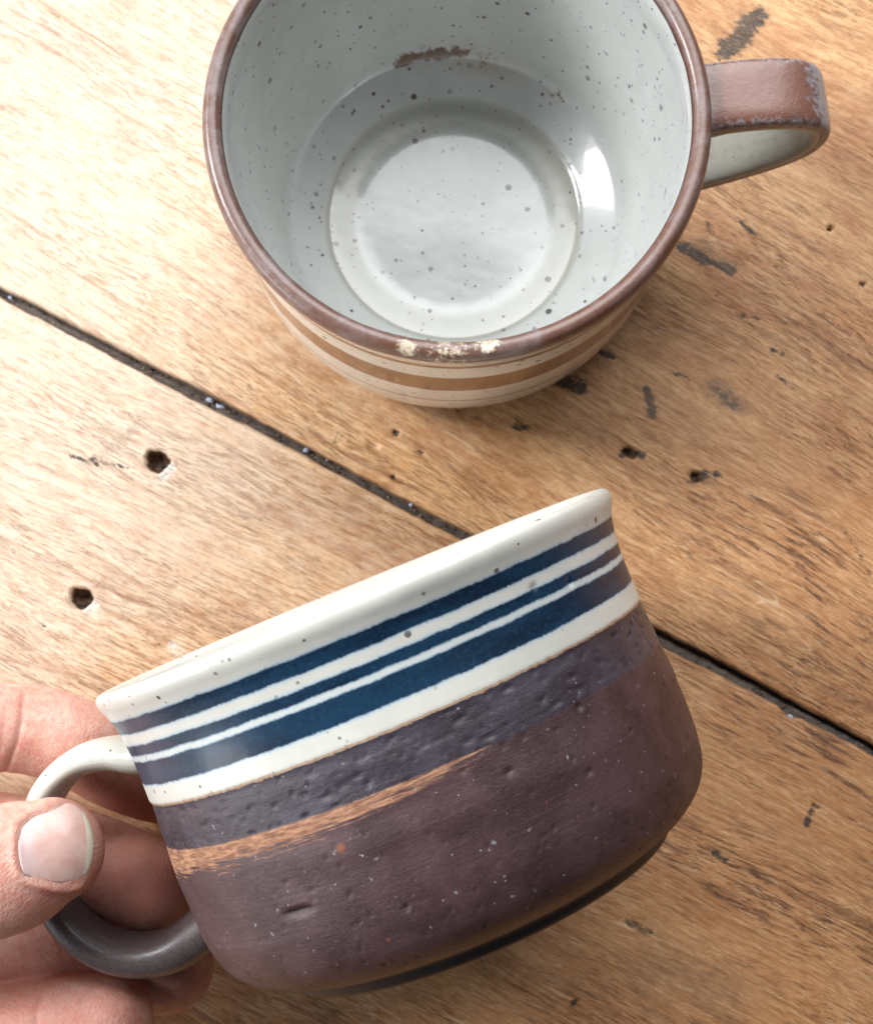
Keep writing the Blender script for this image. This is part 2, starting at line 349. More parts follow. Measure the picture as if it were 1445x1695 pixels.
def skin_material():
    t = NT('skin')
    n = t.noise(t.P, 1.2, 4, .6); n2 = t.noise(t.P, 6, 5, .65); n3 = t.noise(t.P, 34, 3, .6)
    col = t.mix(t.rng(n, .35, .65), (.67, .35, .275), (.73, .455, .37))
    col = t.mix(t.math('MULTIPLY', t.rng(n2, .42, .66), .60), col, (.60, .24, .175))
    col = t.mix(t.math('MULTIPLY', t.attr('shade_flush'), .6), col, (.48, .17, .125))  # redness that also paints in the shade on the tucked-in fingers
    col = t.mix(t.math('MULTIPLY', t.attr('crease'), .30), col, (.36, .13, .09))
    col = t.mix(t.math('MULTIPLY', t.rng(n3, .5, .72), .16), col, (.72, .52, .42))
    d, _ = t.vor(t.add(t.map((1, 1, 1)), n3, .1), 15)
    rl = t.n.new('ShaderNodeTexWave'); t.l.new(t.add(t.map((1, 1, 1), rot=(.3, .2, .5)), t.noise(t.P, 1.1, 2, col=True), .9), rl.inputs[0])
    rl.inputs['Scale'].default_value = 6.5; rl.inputs['Distortion'].default_value = 1.2; rl.inputs['Detail'].default_value = 2
    h = t.math('ADD', t.math('MULTIPLY', d, .8), t.math('ADD', t.math('MULTIPLY', n3, .6), t.math('MULTIPLY', rl.outputs['Fac'], .25)))
    h = t.math('ADD', h, t.math('MULTIPLY', n2, 1.2))
    t.b.subsurface_method = 'RANDOM_WALK'
    return t.out(col, t.rng(n3, .3, .7, .40, .52), t.bump(h, .021, .6), Subsurface_Weight=.5, Subsurface_Radius=(1.0, .32, .18), Subsurface_Scale=.0035, Specular_IOR_Level=.45)

def nail_material():
    t = NT('nail')
    f = t.attr('free'); n = t.noise(t.P, 3, 3, .6)
    col = t.mix(t.rng(n, .3, .7), (.66, .39, .33), (.74, .50, .44))
    col = t.mix(t.math('MULTIPLY', t.attr('lunula'), .45), col, (.82, .70, .72))
    col = t.mix(t.rng(t.math('ADD', f, t.math('MULTIPLY', t.math('SUBTRACT', t.noise(t.P, 12, 3), .5), .12)), .40, .60), col, (.72, .64, .50))
    t.b.subsurface_method = 'RANDOM_WALK'
    g = t.attr('ridge')
    return t.out(col, .30, t.bump(t.noise(t.P, 5, 3), .008, .4), Subsurface_Weight=.12, Subsurface_Radius=(1, .5, .4), Subsurface_Scale=.002, Coat_Weight=.15, Coat_Roughness=.25)

def simple(name, col, rough, bump=.01, sc=20):
    t = NT(name); n = t.noise(t.P, sc, 4, .7)
    return t.out(t.mix(t.rng(n, .35, .7), col, tuple(c*.55 for c in col)), rough, t.bump(n, bump, .7))

# ------------------------------------------------------------------ the table: boards with an open joint
pA, pB = on_table(-4, 479), on_table(1445, 1241)
ang = math.atan2(pB[1]-pA[1], pB[0]-pA[0])
mid = (pA+pB)/2
table = empty('wooden_table', Matrix.Translation(Vector((mid[0], mid[1], 0))*CM) @ Matrix.Rotation(ang, 4, 'Z'))
props(table, 'worn pine table top of wide scrubbed boards with a dark open joint, under both mugs', 'table')
ca, sa = math.cos(ang), math.sin(ang)
def tl(u, v):                          # a place on the table, seen at (u, v), in the table's own x, y
    p = on_table(u, v)-mid; return np.array([p[0]*ca+p[1]*sa, -p[0]*sa+p[1]*ca])
# nail holes and dents: place, radius x, y (cm), depth
holes = [(260, 763, .29, .27, .34, 1), (134, 990, .27, .25, .34, 1), (1044, 749, .20, .13, .16, 0), (1153, 789, .15, .13, .16, 0),
         (1375, 377, .075, .075, .2, 0), (270, 1071, .16, .07, .05, 2), (1428, 470, .09, .09, .05, 0), (618, 738, .17, .10, .06, 2),
         (655, 716, .10, .09, .06, 0), (697, 748, .09, .06, .05, 0), (652, 790, .10, .06, .06, 0), (73, 1037, .05, .05, .03, 0), (238, 487, .04, .04, .04, 0), (1350, 1335, .12, .06, .03, 0)]
# dark stains: from, to, half width, strength
stains = [(1252, 28, 1205, 82, .21, .95), (1232, 45, 1222, 68, .16, .6), (1128, 408, 1165, 428, .10, 1.0), (1165, 428, 1212, 446, .08, 1.0), (1225, 368, 1250, 388, .045, .75), (930, 628, 958, 642, .13, 1.0),
          (985, 578, 1015, 590, .07, .85), (1072, 645, 1080, 690, .08, .8), (1030, 752, 1060, 752, .09, .75), (1150, 792, 1185, 785, .10, .7), (1183, 645, 1215, 668, .13, .55),
          (855, 704, 868, 710, .10, .65), (120, 755, 160, 768, .05, .7), (150, 758, 212, 776, .04, .65), (1400, 880, 1440, 950, .045, .55), (1168, 368, 1182, 386, .05, .6),
          (560, 715, 552, 735, .03, .6), (1345, 1340, 1335, 1365, .06, .7), (1182, 1412, 1200, 1425, .06, .7), (1312, 1105, 1322, 1180, .02, .4), (945, 1665, 955, 1655, .04, .8),
          (1205, 515, 1255, 528, .05, .6), (1270, 575, 1292, 588, .06, .6), (1115, 615, 1145, 628, .06, .5), (1285, 620, 1318, 645, .05, .5), (760, 680, 790, 690, .09, .5), (1038, 1525, 1075, 1545, .08, .6)]
smudges = [(200, 215, 215, 235, .38, .55), (178, 745, 232, 700, .14, .5), (1180, 640, 1220, 672, .22, .8), (1075, 650, 1078, 690, .12, .8), (720, 690, 900, 660, .22, .5), (1200, 1640, 1080, 1600, .7, .6),
           (50, 1030, 75, 1045, .3, .35), (1235, 25, 1215, 70, .25, .6), (330, 1180, 500, 1300, .8, .3), (1290, 1380, 1360, 1420, .35, .4), (1160, 405, 1210, 440, .18, .7), (900, 655, 1000, 690, .3, .3)]
chips = [(284, 776, 270, 788, .13, .8), (158, 1000, 146, 1008, .12, .75), (285, 1068, 292, 1074, .14, .6), (560, 735, 572, 722, .03, .6), (612, 735, 628, 740, .10, .4), (665, 795, 675, 800, .05, .5)]
def seg_mask(X, Y, segs):
    M = np.zeros_like(X)
    for u0, v0, u1, v1, w, s in segs:
        a = tl(u0, v0); b = tl(u1, v1); d = b-a; L = d@d
        k = np.clip(((X-a[0])*d[0]+(Y-a[1])*d[1])/max(L, 1e-6), 0, 1)
        w2 = w*1.25*(.75+.7*vnoise(X*3.1+200, Y*4.3+200, 15)); r = np.hypot(X-a[0]-k*d[0], Y-a[1]-k*d[1])/w2
        M = np.maximum(M, s*np.exp(-(r**2)*.75))
    return M
def plank(name, y0, y1, sgn_pale, off, a, fine):
    step = .055
    if fine: xs = np.r_[np.linspace(-62, -17.5, 50)[:-1], np.arange(-17.5, 17.5, step), np.linspace(17.5, 62, 50)]
    else: xs = np.linspace(-62, 62, 240)
    inner = 1 if y0 > -.5 else -1
    if fine:
        c = np.r_[np.arange(0, .3, .02), np.arange(.3, 15.6, step)]; c = np.r_[c, np.linspace(15.6, abs(y1-y0), 8)]
        ys = (y0+c) if inner == 1 else (y1-c)[::-1]
    else: ys = np.r_[np.linspace(y0, y0+.2, 5)[:-1], np.linspace(y0+.2, y1-.2, 20), np.linspace(y1-.2, y1, 5)[1:]]
    X, Y = np.meshgrid(xs, ys, indexing='ij')
    e = np.minimum(Y-y0, y1-Y)         # distance from the long edges
    Z = -.05*np.exp(-(np.clip(e, 0, 9)/.045)**2) + .012*(vnoise(X*.5+40, Y*1.4+40, 3)-.5)*2 + .004*(vnoise(X*3+40, Y*18+90, 5)-.5)
    wob = (vnoise(X*.5+70, Y*0+3, 8+inner)-.5)*.08+(vnoise(X*4+70, Y*0+3, 12+inner)-.5)*.03+(vnoise(X*14+70, Y*0+3, 19+inner)-.5)*.014
    nick = -.13*np.exp(-((X-tl(1308, 1180)[0])/.18)**2) if (fine and inner == -1) else 0
    near = np.exp(-np.clip(e, 0, 9)/.12)
    Y2 = Y + (wob+nick)*near
    hole = np.zeros_like(X); chip = seg_mask(X, Y, chips) if fine else hole.copy()
    if fine:
        for (u, v, rx, ry, dp, kind) in holes:
            p = tl(u, v); q = math.atan2(1, 1)*0
            dx = X-p[0]; dy = Y-p[1]; r = np.hypot(dx/rx, dy/ry)
            th = np.arctan2(dy, dx); r = r*(1+.07*np.sin(3*th+u)+.05*np.sin(5*th+v)+.03*np.sin(9*th))
            Z -= dp*(1-sstep(.62, 1.05, r)) - (.02*np.exp(-((r-1.15)/.2)**2) if kind == 1 else 0)
            Z -= (.06*vnoise(X*9, Y*9, 4))*(1-sstep(.5, 1.0, r))*(dp > .1)
            if kind != 2: hole = np.maximum(hole, (1-sstep(.75, 1.12, r))*(1 if dp > .1 else .8))
        Z -= .035*np.clip(chip, 0, 1)
    V = np.stack([X, Y2, Z], -1).reshape(-1, 3); Fq = grid_faces(len(xs), len(ys))
    nx, ny = len(xs), len(ys); n = len(V)
    # rim loop down to the underside
    loop = [i*ny for i in range(nx)]+[(nx-1)*ny+j for j in range(1, ny)]+[i*ny+ny-1 for i in range(nx-2, -1, -1)]+[j for j in range(ny-2, 0, -1)]
    loop = np.array(loop); m = len(loop); low = V[loop].copy(); low[:, 2] = -2.4
    k = np.arange(m); k2 = (k+1) % m
    V = np.vstack([V, low]); side = np.stack([loop[k2], loop[k], n+k, n+k2], -1)
    c0 = n+0; cs = [n, n+nx-1, n+nx-1+ny-1, n+2*(nx-1)+ny-1]
    Fq = np.vstack([Fq, side, [[cs[0], cs[3], cs[2], cs[1]]]])
    pad = lambda A: np.r_[A.ravel(), np.zeros(m)]
    edge = np.exp(-(np.clip(e, 0, 9)/.035)**2)
    at_ = dict(stain=pad(seg_mask(X, Y, stains) if fine else hole), smudge=pad(seg_mask(X, Y, smudges) if fine else hole), hole=pad(hole), chip=pad(chip),
               edge=np.r_[edge.ravel(), np.ones(m)])
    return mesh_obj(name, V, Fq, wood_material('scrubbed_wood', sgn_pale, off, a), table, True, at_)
G = .108
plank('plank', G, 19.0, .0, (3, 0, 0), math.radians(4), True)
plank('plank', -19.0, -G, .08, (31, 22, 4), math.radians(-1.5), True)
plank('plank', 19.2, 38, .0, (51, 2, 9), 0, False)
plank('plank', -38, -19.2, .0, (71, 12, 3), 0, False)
# packed dirt at the bottom of the joint
xs = np.arange(-30, 30, .06); cs_ = np.linspace(-.34, .34, 9)
X, Y = np.meshgrid(xs, cs_, indexing='ij')
Z = -.20-.12*sstep(-.02, .10, Y)+.08*vnoise(X*4+60, Y*9+60, 11)+.08*vnoise(X*8+60, Y*16+60, 12)-.05*vnoise(X*.8+60, Y+60, 13)
props(mesh_obj('joint_dirt', np.stack([X, Y, Z], -1).reshape(-1, 3), grid_faces(len(xs), len(cs_)), simple('grey_brown_dirt', (.11, .085, .07), .9, .03, 14), table), kind='stuff')
# crumbs and fluff on the dirt, too many to count
CV, CF = [], []
rc = np.random.RandomState(5)
for k in range(900):
    cxk, cyk = rc.uniform(-17, 17), rc.uniform(-.10, .09); r = rc.uniform(.012, .038); b0 = len(CV); el = rc.uniform(.6, 1.8)
    for q in ((1, 0, 0), (0, 1, 0), (-1, 0, 0), (0, -1, 0), (.2, .1, 1), (0, 0, -1)):
        CV.append((cxk+q[0]*r*el*rc.uniform(.6, 1.3), cyk+q[1]*r*rc.uniform(.6, 1.3), -.15-.08*(cyk > 0)+q[2]*r*rc.uniform(.6, 1.2)))
    CF += [(b0, b0+1, b0+4), (b0+1, b0+2, b0+4), (b0+2, b0+3, b0+4), (b0+3, b0, b0+4), (b0+1, b0, b0+5), (b0+2, b0+1, b0+5), (b0+3, b0+2, b0+5), (b0, b0+3, b0+5)]
cmt = NT('crumbs'); cmt.out(cmt.mix(cmt.rng(cmt.noise(cmt.P, 4, 2), .35, .65), (.06, .04, .028), (.24, .17, .12)), .9)
props(mesh_obj('crumbs', CV, CF, cmt.m, table, False), kind='stuff')
# flecks of pale paint caught in the joint
fleck_m = simple('pale_blue_paint', (.46, .52, .66), .7, .02, 18)
for i, (u, v, a_, b_) in enumerate(((345, 659, .085, .06), (364, 671, .12, .05), (506, 742, .07, .06), (681, 833, .05, .06), (763, 872, .15, .028), (1311, 1187, .09, .05), (14, 489, .06, .04), (541, 759, .03, .03))):
    p = tl(u, v); th = np.linspace(0, 2*np.pi, 15)[:-1]; r = 1+.22*np.random.randn(14)*.8
    V = [(p[0]+a_*r[k]*math.cos(th[k]), p[1]+b_*r[k]*math.sin(th[k]), -.165) for k in range(14)]
    V += [(p[0]+.6*a_*r[k]*math.cos(th[k]), p[1]+.6*b_*r[k]*math.sin(th[k]), -.125) for k in range(14)]
    V += [(p[0], p[1], -.118)]*1
    me = bpy.data.meshes.new('paint_fleck'); Fa = [(k, (k+1) % 14, 14+(k+1) % 14, 14+k) for k in range(14)]+[(14+k, 14+(k+1) % 14, 28) for k in range(14)]
    me.from_pydata([Vector(q)*CM for q in V], [], Fa); me.materials.append(fleck_m)
    for pl in me.polygons: pl.use_smooth = True
    o = bpy.data.objects.new('paint_fleck', me); C.objects.link(o); o.parent = table

# ------------------------------------------------------------------ mugs
def lathe(P, seg, disp=None):
    P = np.asarray(P); th = np.linspace(0, 2*np.pi, seg, endpoint=False)
    R = np.repeat(P[None, :, 0], seg, 0); Z = np.repeat(P[None, :, 1], seg, 0); T = np.repeat(th[:, None], len(P), 1)
    if disp is not None: R, Z = disp(R, Z, T)
    V = np.stack([R*np.cos(T), R*np.sin(T), Z], -1).reshape(-1, 3)
    return V, grid_faces(seg, len(P), True), T, R, Z
def wobble(R, Z, T):                   # hand thrown: never quite round
    return R*(1+.0022*np.sin(2*T+1.0)+.0012*np.sin(3*T+.4)+.0008*np.sin(5*T)), Z+.012*np.sin(2*T+.5)*(Z > 1)
# --- standing mug
mugA = empty('mug', Matrix.Translation(Vector((.397, 12.785, 0))*CM))
props(mugA, 'white speckled stoneware mug with brown rim and brown bands standing upright on the table', 'mug')
floor_in = [(0.001, .42), (1.0, .42), (2.05, .43), (2.3, .46), (2.70, .49), (2.88, .53), (2.96, .585), (3.05, .63), (3.15, .678), (3.25, .728), (3.35, .781), (3.45, .836), (3.55, .893), (3.65, .952), (3.75, 1.03), (3.83, 1.17), (3.92, 1.48), (4.05, 2.0), (4.22, 2.8), (4.36, 3.6), (4.46, 4.4), (4.52, 5.1), (4.52, 5.45), (4.535, 5.75), (4.58, 5.95)]
rimP = [(4.58, 5.95), (4.61, 6.04), (4.68, 6.11), (4.78, 6.13), (4.87, 6.10), (4.93, 6.02), (4.95, 5.92), (4.945, 5.84)]
outP = [(4.945, 5.84), (4.92, 5.70), (4.87, 5.5), (4.81, 5.1), (4.77, 4.4), (4.76, 3.4), (4.74, 2.4), (4.70, 1.6), (4.62, 1.0), (4.45, .5), (4.15, .22), (3.75, .16), (3.66, .02), (3.4, 0.0), (3.3, .12), (2.0, .16), (.001, .18)]
A1 = resample(floor_in, .06); A3 = resample(outP, .06)
glA = mug_a_glaze()
V1, F1, T1, R1, Z1 = lathe(A1, 400, wobble); V3, F3, T3, R3, Z3 = lathe(A3, 400, wobble)
def angd(T, a): return (T-a+np.pi) % (2*np.pi)-np.pi
x1 = R1*np.cos(T1); y1 = R1*np.sin(T1)
st1 = np.maximum(.95*np.exp(-((R1-3.79)/.085)**2)*sstep(.30, .20, np.abs(angd(T1, math.radians(98)))), .55*np.exp(-((R1-3.78)/.12)**2)*np.exp(-(angd(T1, math.radians(78))/.10)**2))
st1 = np.maximum(st1, .50*np.exp(-((R1-3.7)/.15)**2)*np.exp(-(angd(T1, math.radians(50))/.10)**2))
st1 *= (Z1 < 2)
tan1 = .75*np.exp(-((R1-3.65)/.3)**2)*np.exp(-(angd(T1, math.radians(78))/.38)**2)*(Z1 < 2)
floor_shade = sstep(3.02, 2.9, R1)*sstep(2.1, 2.4, R1)
cat = lambda a, b: np.r_[a.ravel(), b.ravel()]
z3 = np.zeros_like(R3)
mesh_obj('body', np.vstack([V1, V3]), np.vstack([F1[:, ::-1], F3[:, ::-1]+len(V1)]), glA, mugA, True,
         dict(outside=cat(np.zeros_like(R1), np.ones_like(R3)), stain=cat(st1, z3), tan=cat(tan1, z3), floor_shade=cat(floor_shade, z3)))
# the brown rim, a hair proud of the white glaze
A2 = resample(rimP, .02); c2 = np.array([4.77, 5.9]); d2 = A2-c2; A2 = A2+d2/np.linalg.norm(d2, axis=1)[:, None]*.010
A2 = np.vstack([A1[-1]+[.02, -.03], A2, A3[0]+[-.02, -.02]])
def rimdisp(R, Z, T):
    R, Z = wobble(R, Z, T); i = np.arange(R.shape[1])
    w = (vnoise(T*9+30, i[None]*0+5, 2)-.5)*.035+(vnoise(T*40+30, i[None]*0+5, 6)-.5)*.015
    Z = Z + w*((i < 4)|(i > R.shape[1]-5))[None]
    c = chipm(T, i[None]/R.shape[1]); R = R; Z = Z-.02*sstep(.5, .8, c)
    return R, Z
def chipm(T, s):
    a = np.exp(-(angd(T, math.radians(-101.5))/.055)**2)*np.exp(-((s-.50)/.30)**2)
    b = np.exp(-(angd(T, math.radians(-83.0))/.065)**2)*np.exp(-((s-.30)/.33)**2)
    c = .62*np.exp(-(angd(T, math.radians(-92.0))/.16)**2)
    return np.maximum(np.maximum(a, b)*.78, c*.8)
V2, F2, T2, R2, Z2 = lathe(A2, 720, rimdisp)
s2 = np.repeat((np.arange(len(A2))/len(A2))[None], 720, 0)
mesh_obj('rim', V2, F2[:, ::-1], iron_glaze('iron_brown_rim_glaze', chips=True), mugA, True, dict(chip=chipm(T2, s2), line=np.maximum(np.exp(-((s2-.07)/.07)**2), .8*np.exp(-((s2-.97)/.09)**2))))

def strap(name, path, width, thick, mat, parent, az, expo=3.0, ns=90, nc=56):
    """A strap handle: path of (r, z), swept with a rounded-rectangle section; width/thick are functions of 0..1."""
    D = catmull(path, 900); L = np.r_[0, np.cumsum(np.linalg.norm(np.diff(D, axis=0), axis=1))]; s = np.linspace(0, L[-1], ns)
    Q = np.stack([np.interp(s, L, D[:, k]) for k in range(2)], 1); Tn = np.gradient(Q, axis=0); Tn /= np.linalg.norm(Tn, axis=1)[:, None]
    N = np.stack([-Tn[:, 1], Tn[:, 0]], 1)         # outward side of the loop
    u = s/L[-1]; ph = np.linspace(0, 2*np.pi, nc, endpoint=False)
    cx = np.sign(np.cos(ph))*np.abs(np.cos(ph))**(2/expo); cy = np.sign(np.sin(ph))*np.abs(np.sin(ph))**(2/expo)
    W = np.array([width(k) for k in u])/2; H_ = np.array([thick(k) for k in u])/2
    rr = Q[:, None, 0]+N[:, None, 0]*cy[None]*H_[:, None]; zz = Q[:, None, 1]+N[:, None, 1]*cy[None]*H_[:, None]; ww = cx[None]*W[:, None]
    ww = ww+.02*np.sin(u*9)[:, None]
    c, s_ = math.cos(az), math.sin(az)
    V = np.stack([rr*c-ww*s_, rr*s_+ww*c, zz], -1).reshape(-1, 3)
    i = np.arange(ns-1)[:, None]; j = np.arange(nc)[None]; j2 = (j+1) % nc
    Fq = np.stack([i*nc+j, i*nc+j2, (i+1)*nc+j2, (i+1)*nc+j], -1).reshape(-1, 4)
    U = np.repeat(u[:, None], nc, 1)
    inner = np.repeat(sstep(.15, -.35, cy)[None], ns, 0)
    rim = np.maximum(np.repeat((np.abs(cx)**3)[None], ns, 0)*.75, np.maximum(sstep(.13, .02, U), np.exp(-((U-.40)/.07)**2)*.9))
    return mesh_obj(name, V, Fq, mat, parent, True, dict(inner=inner.ravel(), rim=rim.ravel(), along=U.ravel()))
lerp = lambda k, xs_, ys_: float(np.interp(k, xs_, ys_))
hA = [(4.55, 5.42), (5.0, 5.50), (5.5, 5.56), (6.2, 5.54), (6.85, 5.40), (7.25, 5.08), (7.36, 4.6), (7.20, 4.05), (6.7, 3.5), (6.0, 3.0), (5.3, 2.62), (4.55, 2.35)]
strap('handle', hA, lambda k: lerp(k, (0, .1, .5, .9, 1), (1.50, 1.42, 1.42, 1.40, 1.5)), lambda k: lerp(k, (0, .12, .5, .9, 1), (.62, .52, .46, .46, .6)),
      iron_glaze('iron_brown_handle_glaze', inner=True), mugA, math.radians(6), 4.5)

# --- held mug
cx, cy, D, phi, psi, HB = 584.59, 976.04, 27.468, .389, -.004, 6.075
rim_c = at(cx, cy, D)
cam2w = lambda v: v[0]*RIGHT-v[1]*UP+v[2]*FWD
axis = cam2w((-math.sin(phi)*math.cos(psi), -math.cos(phi)*math.cos(psi), -math.sin(psi)))
left = cam2w((-math.cos(phi), math.sin(phi), 0)); away = np.cross(axis, left)
if away@FWD < 0: away = -away
beta = math.radians(9); xdir = left*math.cos(beta)+away*math.sin(beta); xdir -= axis*(xdir@axis); xdir /= np.linalg.norm(xdir)
ydir = np.cross(axis, xdir); org = rim_c-axis*HB
MB = Matrix(((xdir[0], ydir[0], axis[0], org[0]*CM), (xdir[1], ydir[1], axis[1], org[1]*CM), (xdir[2], ydir[2], axis[2], org[2]*CM), (0, 0, 0, 1)))
mugB = empty('mug', MB)
props(mugB, 'tilted stoneware mug with blue bands above bare brown clay, held by its handle', 'mug')
near_az = math.atan2(-(FWD@ydir), -(FWD@xdir))           # azimuth on the mug that faces the camera
hprof = [(4.62, .10), (4.72, .02), (4.82, 0.0), (4.92, .04), (4.955, .13), (4.94, .25), (4.87, .42), (4.81, .60), (4.765, .9), (4.74, 1.2), (4.72, 1.7), (4.725, 2.1), (4.75, 2.6), (4.78, 3.1), (4.80, 3.6), (4.79, 4.2), (4.765, 4.7),
         (4.71, 5.0), (4.60, 5.28), (4.43, 5.50), (4.20, 5.67), (3.98, 5.77), (3.82, 5.82), (3.74, 5.88), (3.70, 6.0), (3.62, 6.07), (3.45, 6.075), (3.34, 6.02), (3.28, 5.9), (3.1, 5.82), (2.0, 5.80), (.001, 5.80)]
inB = [(.001, 5.5), (2.0, 5.5), (3.4, 5.42), (3.95, 5.2), (4.25, 4.8), (4.38, 4.2), (4.42, 3.0), (4.42, 1.6), (4.44, .8), (4.53, .3), (4.62, .10)]
B1 = resample([(r, HB-h) for r, h in inB], .08); B2 = resample([(r, HB-h) for r, h in hprof], .045)
pits = []
rs = np.random.RandomState(21)
for _ in range(330): pits.append((rs.uniform(-1.5, 1.5), rs.uniform(2.15, 5.5), rs.uniform(.018, .04), rs.uniform(.014, .024), rs.uniform(.3, 1)))
for _ in range(120): pits.append((rs.uniform(-1.5, 1.5), rs.uniform(2.15, 2.85), rs.uniform(.04, .10), rs.uniform(.015, .03), rs.uniform(.4, 1)))
pits += [(.0, 0, 0, 0, 0)]
def t_h(u, v):                         # the (azimuth, depth below rim) on the outside of the held mug seen at (u, v)
    o = CAMP; r = (u-W_PX/2)/F_PX*RIGHT+(H_PX/2-v)/F_PX*UP+FWD
    lo = np.array([(o-org)@xdir, (o-org)@ydir, (o-org)@axis]); d = np.array([r@xdir, r@ydir, r@axis])
    a = d[0]**2+d[1]**2; b = 2*(lo[0]*d[0]+lo[1]*d[1]); c = lo[0]**2+lo[1]**2-4.79**2
    k = (-b-math.sqrt(max(b*b-4*a*c, 0)))/(2*a); p = lo+k*d
    return math.atan2(p[1], p[0]), HB-p[2]
def big_pit(u, v, w, h, s): a, hh = t_h(u, v); return ((a-near_az+np.pi) % (2*np.pi)-np.pi, hh, w, h, s)
pits += [big_pit(492, 1510, .20, .045, 2.6), big_pit(508, 1506, .10, .035, 1.8), big_pit(505, 1353, .07, .03, 1.4), big_pit(672, 1504, .05, .05, 1.2), big_pit(843, 1278, .06, .04, 1.2), big_pit(975, 1278, .06, .03, 1.2), big_pit(886, 972, .07, .05, 1.3), big_pit(948, 963, .05, .05, 1.5), big_pit(960, 1170, .05, .05, 1.3)]
def dispB(R, Z, T):
    R, Z = R*(1+.0012*np.sin(2*T+.3)), Z
    h = HB-Z; A = angd(T, near_az)
    outm = (h < 5.6) & (h > 2.1)
    d = np.zeros_like(R)
    for a, hh, w, hg, s in pits:
        if w == 0: continue
        d += s*.050*np.exp(-(((A-a)*4.78/w)**2)-(((h-hh)/hg)**2))
    R = R-np.minimum(d, .09)*(np.arange(R.shape[1])[None] > 12)
    R = R+.006*np.sin(h*7+vnoise(T*2+20, h*2+20, 7)*5)*outm+.003*(vnoise(T*38+50, h*16+50, 9)-.5)*outm
    R = R+.018*sstep(2.10, 2.03, h)*(h > 1.2)*sstep(1.2, 1.9, h)       # thickness of the glaze at its lower edge
    return R, Z
VB1, FB1, TB1, RB1, ZB1 = lathe(B1, 760, lambda R, Z, T: (R*(1+.0012*np.sin(2*T+.3)), Z)); VB2, FB2, TB2, RB2, ZB2 = lathe(B2, 760, dispB)
A_ = angd(TB2, near_az); hB_ = HB-ZB2
pit_a = np.zeros_like(A_); dot = np.zeros_like(A_)
for a, hh, w, hg, s in pits:
    if s >= 1.0 and w > 0: pit_a = np.maximum(pit_a, min(s/1.6, 1)*np.exp(-(((A_-a)*4.78/w)**2)-(((h_ if False else hB_)-hh)/hg)**2))
for u, v, r in ((565, 1404, .085), (640, 1560, .04), (905, 1330, .03), (1010, 1395, .03)):
    a, hh = t_h(u, v); dot = np.maximum(dot, np.exp(-((angd(TB2, a)*4.78)**2+(hB_-hh)**2)/r**2))
a_end = t_h(832, 1223)[0]; a_beg = t_h(262, 1400)[0]
span = (a_end-a_beg+np.pi) % (2*np.pi)-np.pi
k_ = ((TB2-a_beg+np.pi) % (2*np.pi)-np.pi)/span                  # 0 at the left silhouette, 1 at the tip of the stripe
wid = np.interp(k_, (-.9, -.5, -.1, .1, .3, .5, .75, .97, 1.02), (0, .40, .60, .60, .48, .44, .34, .14, -.3))
stripe = wid-(hB_-2.86)
z1 = np.zeros_like(RB1)
mesh_obj('body', np.vstack([VB1, VB2]), np.vstack([FB1[:, ::-1], FB2[:, ::-1]+len(VB1)]), mug_b_material(), mugB, True,
         dict(outside=cat(z1, np.ones_like(RB2)), pit=cat(z1, pit_a), dot=cat(z1, dot), stripe=cat(z1-1, stripe)))
hBp = [(4.55, 1.42), (4.95, 1.36), (5.5, 1.13), (6.1, 1.06), (6.75, 1.27), (7.28, 1.75), (7.58, 2.43), (7.66, 3.2), (7.46, 4.0), (7.02, 4.57), (6.4, 4.90), (5.75, 4.98), (5.1, 4.84), (4.5, 4.62)]
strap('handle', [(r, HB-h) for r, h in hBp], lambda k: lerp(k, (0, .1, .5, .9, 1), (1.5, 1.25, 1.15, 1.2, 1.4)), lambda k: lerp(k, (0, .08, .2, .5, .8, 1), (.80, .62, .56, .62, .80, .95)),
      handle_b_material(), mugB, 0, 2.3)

# ------------------------------------------------------------------ the hand
def tube(nodes, flat=1.0, seg=28, tip=True):
    """Closed tube through (px, py, depth, radius[, flatten]) nodes, round-ended."""
    N = np.array([list(at(n[0], n[1], n[2]))+[n[3], (n[4] if len(n) > 4 else flat)] for n in nodes]); Q = catmull(N, 60)
    Pn = Q[:, :3]; Tn = np.gradient(Pn, axis=0); Tn /= np.linalg.norm(Tn, axis=1)[:, None]
    rows = []
    def ring(c, t, r, fl):
        b = FWD-(FWD@t)*t; b /= np.linalg.norm(b); a = np.cross(t, b); th = np.linspace(0, 2*np.pi, seg, endpoint=False)
        return c+r*(np.cos(th)[:, None]*a+fl*np.sin(th)[:, None]*b)
    for k in range(8, 0, -1):
        an = k/8*math.pi/2*.98; rows.append(ring(Pn[0]-Tn[0]*Q[0, 3]*math.sin(an), Tn[0], Q[0, 3]*math.cos(an), Q[0, 4]))
    for k in range(60): rows.append(ring(Pn[k], Tn[k], Q[k, 3], Q[k, 4]))
    for k in range(1, 9):
        an = k/8*math.pi/2*.98; rows.append(ring(Pn[-1]+Tn[-1]*Q[-1, 3]*math.sin(an), Tn[-1], Q[-1, 3]*math.cos(an), Q[-1, 4]))
    V = np.vstack(rows); n = len(rows)
    i = np.arange(n-1)[:, None]; j = np.arange(seg)[None]; j2 = (j+1) % seg
    Fq = [tuple(x) for x in np.stack([i*seg+j, i*seg+j2, (i+1)*seg+j2, (i+1)*seg+j], -1).reshape(-1, 4)]
    Fq += [tuple(range(seg))[::-1], tuple((n-1)*seg+k for k in range(seg))]
    return V, Fq
